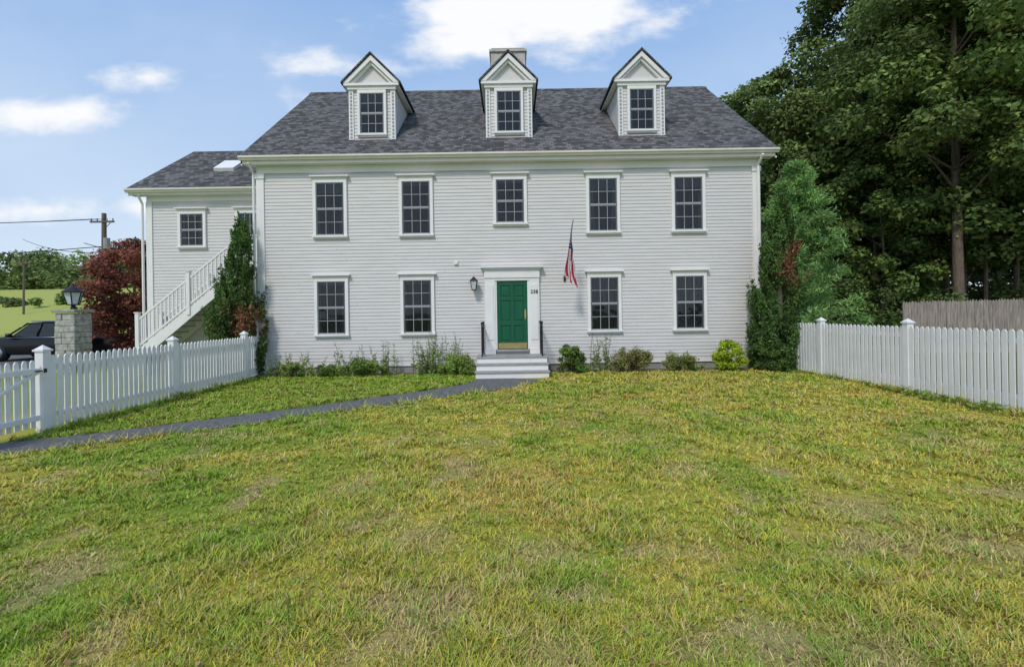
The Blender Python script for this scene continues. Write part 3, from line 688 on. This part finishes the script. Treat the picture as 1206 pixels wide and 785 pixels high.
deciduous('red_japanese_maple',-15.75,5.6,4.9,1.95,0.6,24000,size=.14,col=(0.24,0.09,0.06),nclump=95,trunk=.12,shape=.6,asp=.5)
def juniper(name,x,y,h,r,lean,brown,n=36000,sd_=1,col=(0.10,0.19,0.05)):
    rr=random.Random(sd_)
    root=empty(name); b=MB(); pts=[(x+lean*t+.06*math.sin(t*7),y,h*t*.93) for t in [i/8 for i in range(9)]]
    b.tube(pts,[.09*(1-.9*i/8)+.01 for i in range(9)],'bark',7)
    C2=[];R2=[]
    for i in range(165):
        t=rr.random()**1.1; z=.1+h*t*.9
        prof=(1-t)**.75*(1-.4*math.exp(-t*7)); a=rr.random()*6.283
        q=r*prof*(.25+.75*rr.random()); ex=math.cos(a);ey=math.sin(a); L_=rr.uniform(.35,.8)*(1.1-.5*t)
        br=.08+.12*r*(1.1-t)*rr.uniform(.6,1.2)
        bx,by=x+lean*t+q*ex,y+q*ey*.9
        for s in range(5):
            f=s/4; C2.append((bx+ex*.25*f*L_,by+ey*.2*f*L_,z+L_*f)); R2.append(br*(1-.7*f))
        if i%4==0: b.tube([(x+lean*t*.8,y,max(.1,z-.4)),(bx,by,z)],[.02,.006],'bark',4,False)
    b.obj('trunk',root,True)
    C2=np.array(C2);R2=np.array(R2)
    def cf(P,c):
        g=np.zeros(len(P))
        for bx,bz,br in brown: g=np.maximum(g,np.exp(-(((P[:,0]-bx)/br)**2+((P[:,2]-bz)/(br*1.7))**2))*1.2)
        m=(rng.random(len(P))<g)[:,None]; sh=(.7+.6*rng.random(len(P)))[:,None]
        return np.where(m,np.array([0.30,0.15,0.08])*sh,c)
    V,c=clump_leaves(C2,R2,.6+.8*np.repeat(rng.random(len(C2)//5),5),n,.10,col,flat=1.2,up=1.2,outw=.4,aspect=.36,shell=.2,colfn=cf)
    np_mesh('foliage',V,len(c),c,'leaf',root)
juniper('juniper_tree',-8.2,-.4,4.75,1.05,.3,[(-7.7,1.6,.34)],sd_=4)
juniper('juniper_tree',7.55,-.75,5.5,.95,.25,[(7.85,2.9,.26),(8.0,3.4,.18)],sd_=9)
def pine(name,x,y,h,r,n,col):
    root=empty(name); b=MB(); b.tube([(x,y,0),(x,y,h)],[.13,.02],'bark',8); C=[];R=[]
    z=.4; 
    while z<h:
        t=z/h; L=r*(1-t)**.6
        for q in range(9):
            a=random.random()*6.283; l_=L*random.uniform(.7,1.1)
            e=(x+l_*math.cos(a),y+l_*math.sin(a),z+.25*l_)
            b.tube([(x,y,z),e],[.03,.008],'bark',4,False)
            for s in range(1,6):
                f_=s/5; C.append((x+(e[0]-x)*f_+random.uniform(-.1,.1),y+(e[1]-y)*f_,z+(e[2]-z)*f_+random.uniform(-.05,.1))); R.append(.22+.14*random.random())
        z+=.38
    b.obj('trunk_and_limbs',root,True); C=np.array(C);R=np.array(R)
    V,c=clump_leaves(C,R,.7+.6*rng.random(len(C)),n,.18,col,flat=.7,up=.3,outw=1.0,aspect=.2,shell=.1)
    np_mesh('needles',V,len(c),c,'leaf',root)
pine('white_pine_tree',10.5,3.2,7.0,2.3,52000,(0.23,0.40,0.13))
def shrub(name,x,y,rx,h,col,n,size=.06,brown=0):
    root=empty(name); b=MB()
    for i in range(9):
        a=random.random()*6.283; b.tube([(x,y,0),(x+rx*.5*math.cos(a),y+rx*.4*math.sin(a),h*.75)],[.012,.005],'bark',4,False)
    b.obj('stems',root); C=[];R=[]
    for i in range(38):
        a=random.random()*6.283; q=math.sqrt(random.random()); z=h*(.15+.75*random.random())*(1-.3*q*q)
        C.append((x+rx*.85*q*math.cos(a),y+min(rx,.5)*.8*q*math.sin(a),z)); R.append(min(rx,h)*random.uniform(.18,.32))
    C=np.array(C);R=np.array(R)
    def cf(P,c):
        m=(rng.random(len(P))<brown)[:,None]; return np.where(m,np.array([.36,.24,.13]),c)
    V,c=clump_leaves(C,R,.7+.6*rng.random(len(C)),n,size,col,flat=.9,shell=.3,colfn=cf if brown else None,nbias=1,aspect=.5)
    np_mesh('leaves',V,len(c),c,'leaf',root)
shrub('foundation_shrub',-4.3,-.75,.78,.52,(0.19,0.28,0.06),6000)
shrub('foundation_shrub',-5.35,-.7,.34,.42,(0.15,0.23,0.055),2400)
shrub('foundation_shrub',-6.35,-.7,.34,.45,(0.22,0.31,0.08),2000)
shrub('foundation_shrub',-1.6,-.8,.55,.68,(0.26,0.37,0.08),5500,.05)
shrub('foundation_shrub',1.7,-.7,.46,.9,(0.15,0.24,0.055),6500)
shrub('foundation_shrub',3.45,-.7,.64,.78,(0.22,0.26,0.07),8000,.05,.25)
shrub('foundation_shrub',4.75,-.7,.48,.58,(0.20,0.26,0.07),5000,.05,.12)
shrub('foundation_shrub',6.2,-.75,.52,1.05,(0.38,0.50,0.04),6500,.065)
shrub('foundation_shrub',7.25,-.95,.52,1.05,(0.11,0.19,0.05),7000)
def weeds(name,x0,x1,y0,y1,h,n,col,flower=False):
    b=MB(); P=[];L=[];S_=[];Cc=[]
    for i in range(n):
        x=random.uniform(x0,x1);y=random.uniform(y0,y1);hh=h*random.uniform(.5,1.15);dx=random.uniform(-.18,.18);dy=random.uniform(-.1,.1)
        b.tube([(x,y,0),(x+dx*.4,y+dy*.4,hh*.6),(x+dx,y+dy,hh)],[.007,.006,.003],'bark',4,False)
        for k in range(int(30*hh)+8):
            t=random.uniform(.05,1); a=random.random()*6.283; d=Vector((math.cos(a),math.sin(a),random.uniform(-.1,.9))).normalized(); s=.14*(1.15-t*.8)*random.uniform(.6,1.3)
            P.append((x+dx*t*t+d.x*s*.5,y+dy*t*t+d.y*s*.5,hh*t+d.z*s*.5)); L.append(tuple(d)); S_.append(s)
            f_=random.uniform(.7,1.4); Cc.append(tuple(c*f_ for c in col))
            if flower and t>.85: Cc[-1]=(.6,.55,.45)
    o=b.obj(name); V=leaves(np.array(P),np.array(L),np.array(S_),.36); np_mesh('weed_leaves',V,len(Cc),np.array(Cc),'leaf',o)
weeds('tall_weeds',-2.9,-1.4,-.9,-.35,1.1,40,(.25,.35,.10),True)
weeds('tall_weeds',2.25,2.8,-.8,-.4,1.0,12,(.23,.31,.09))
weeds('tall_weeds',-7.0,-5.6,-.8,-.3,.65,24,(.26,.36,.10))
weeds('tall_weeds',-5.1,-3.3,-.6,-.3,.9,22,(.25,.34,.10))
weeds('tall_weeds',7.75,8.1,-7.0,-4.4,.14,40,(.26,.36,.07))
weeds('tall_weeds',5.1,5.7,-.6,-.3,.3,10,(.24,.34,.08))
# ------------------------------------------------------------------ world / light
w=bpy.data.worlds.new('World'); S.world=w; w.use_nodes=True; nt=w.node_tree; bg=nt.nodes['Background']
sd=Vector((-0.36,-0.78,0.98)).normalized()
sky=nd(nt,'ShaderNodeTexSky',sky_type='NISHITA',sun_disc=False); sky.sun_elevation=math.asin(sd.z); sky.sun_rotation=math.atan2(sd.x,sd.y); sky.dust_density=1.6; sky.air_density=1.1
tc=nd(nt,'ShaderNodeTexCoord'); sp=nd(nt,'ShaderNodeSeparateXYZ'); nt.links.new(tc.outputs['Generated'],sp.inputs[0])
def mth(op,a,b_=None,c_=None,clamp=False):
    n=nd(nt,'ShaderNodeMath',operation=op,use_clamp=clamp)
    for i,v in enumerate((a,b_,c_)):
        if v is None: continue
        if isinstance(v,(int,float)): n.inputs[i].default_value=v
        else: nt.links.new(v,n.inputs[i])
    return n.outputs[0]
yy=mth('MAXIMUM',sp.outputs[1],0.02); A=mth('DIVIDE',sp.outputs[0],yy); B=mth('DIVIDE',sp.outputs[2],yy)
cb=nd(nt,'ShaderNodeCombineXYZ'); nt.links.new(A,cb.inputs[0]); nt.links.new(mth('MULTIPLY',B,2.0),cb.inputs[1])
nz=nd(nt,'ShaderNodeTexNoise'); nz.inputs['Scale'].default_value=5.5; nz.inputs['Detail'].default_value=9; nz.inputs['Roughness'].default_value=.58; nt.links.new(cb.outputs[0],nz.inputs['Vector'])
nf_=mth('SUBTRACT',nz.outputs[0],0.5)
den=None
for (ca,cb_,ra,rb,st) in ((.05,.67,.33,.13,1.4),(-.08,.57,.15,.06,1.1),(.17,.61,.19,.07,1.2),(-.965,.43,.15,.042,1.1),(-.757,.505,.11,.028,.85),(-.38,.525,.12,.028,.5),(-.42,.44,.04,.03,.3),(-.99,.225,.16,.03,.7),(-.77,.235,.06,.02,.6)):
    dx=mth('DIVIDE',mth('SUBTRACT',A,ca),ra); dy=mth('DIVIDE',mth('SUBTRACT',B,cb_),rb)
    r2=mth('ADD',mth('MULTIPLY',dx,dx),mth('MULTIPLY',dy,dy)); e=mth('MULTIPLY',mth('SUBTRACT',1.0,mth('SQRT',r2)),st)
    den=e if den is None else mth('MAXIMUM',den,e)
den=mth('MAXIMUM',den,-1.4)
tot=mth('ADD',den,mth('MULTIPLY',nf_,2.8))
mr=nd(nt,'ShaderNodeMapRange',interpolation_type='SMOOTHSTEP'); mr.inputs[1].default_value=-.25; mr.inputs[2].default_value=.8; nt.links.new(tot,mr.inputs[0])
hb=nd(nt,'ShaderNodeMix',data_type='RGBA'); hb.inputs[0].default_value=.7; nt.links.new(sky.outputs[0],hb.inputs[6]); hb.inputs[7].default_value=(1.95,3.5,6.3,1)
hz_=mth('MULTIPLY',mth('SUBTRACT',1.0,mth('MULTIPLY',sp.outputs[2],1.7),None,True),.88)
n2=nd(nt,'ShaderNodeTexNoise'); n2.inputs['Scale'].default_value=2.2; n2.inputs['Detail'].default_value=5; nt.links.new(cb.outputs[0],n2.inputs['Vector'])
hz_=mth('ADD',hz_,mth('MULTIPLY',mth('SUBTRACT',n2.outputs[0],.5),.45),None,True)
m0=nd(nt,'ShaderNodeMix',data_type='RGBA'); nt.links.new(hz_,m0.inputs[0]); nt.links.new(hb.outputs[2],m0.inputs[6]); m0.inputs[7].default_value=(5.1,5.8,6.5,1)
mx=nd(nt,'ShaderNodeMix',data_type='RGBA'); nt.links.new(mr.outputs[0],mx.inputs[0]); nt.links.new(m0.outputs[2],mx.inputs[6]); mx.inputs[7].default_value=(6.6,6.65,6.8,1)
nt.links.new(mx.outputs[2],bg.inputs[0]); bg.inputs[1].default_value=0.148
l=bpy.data.lights.new('sun','SUN'); l.energy=2.1; l.angle=math.radians(10); l.color=(1,.95,.87); lo=bpy.data.objects.new('sun',l); COL.objects.link(lo)
lo.rotation_euler=(-sd).to_track_quat('-Z','Y').to_euler(); lo.location=(-20,-30,50)
# camera
cd=bpy.data.cameras.new('camera'); cd.sensor_width=36; cd.lens=560/1206*36; cd.shift_y=-25/1206; cd.clip_end=2000; cd.clip_start=.05
co=bpy.data.objects.new('camera',cd); COL.objects.link(co); co.location=(0,-14.36,1.77); co.rotation_euler=(math.pi/2,0.0155,0); S.camera=co
S.view_settings.view_transform='Standard'; S.view_settings.look='None'; S.view_settings.exposure=0
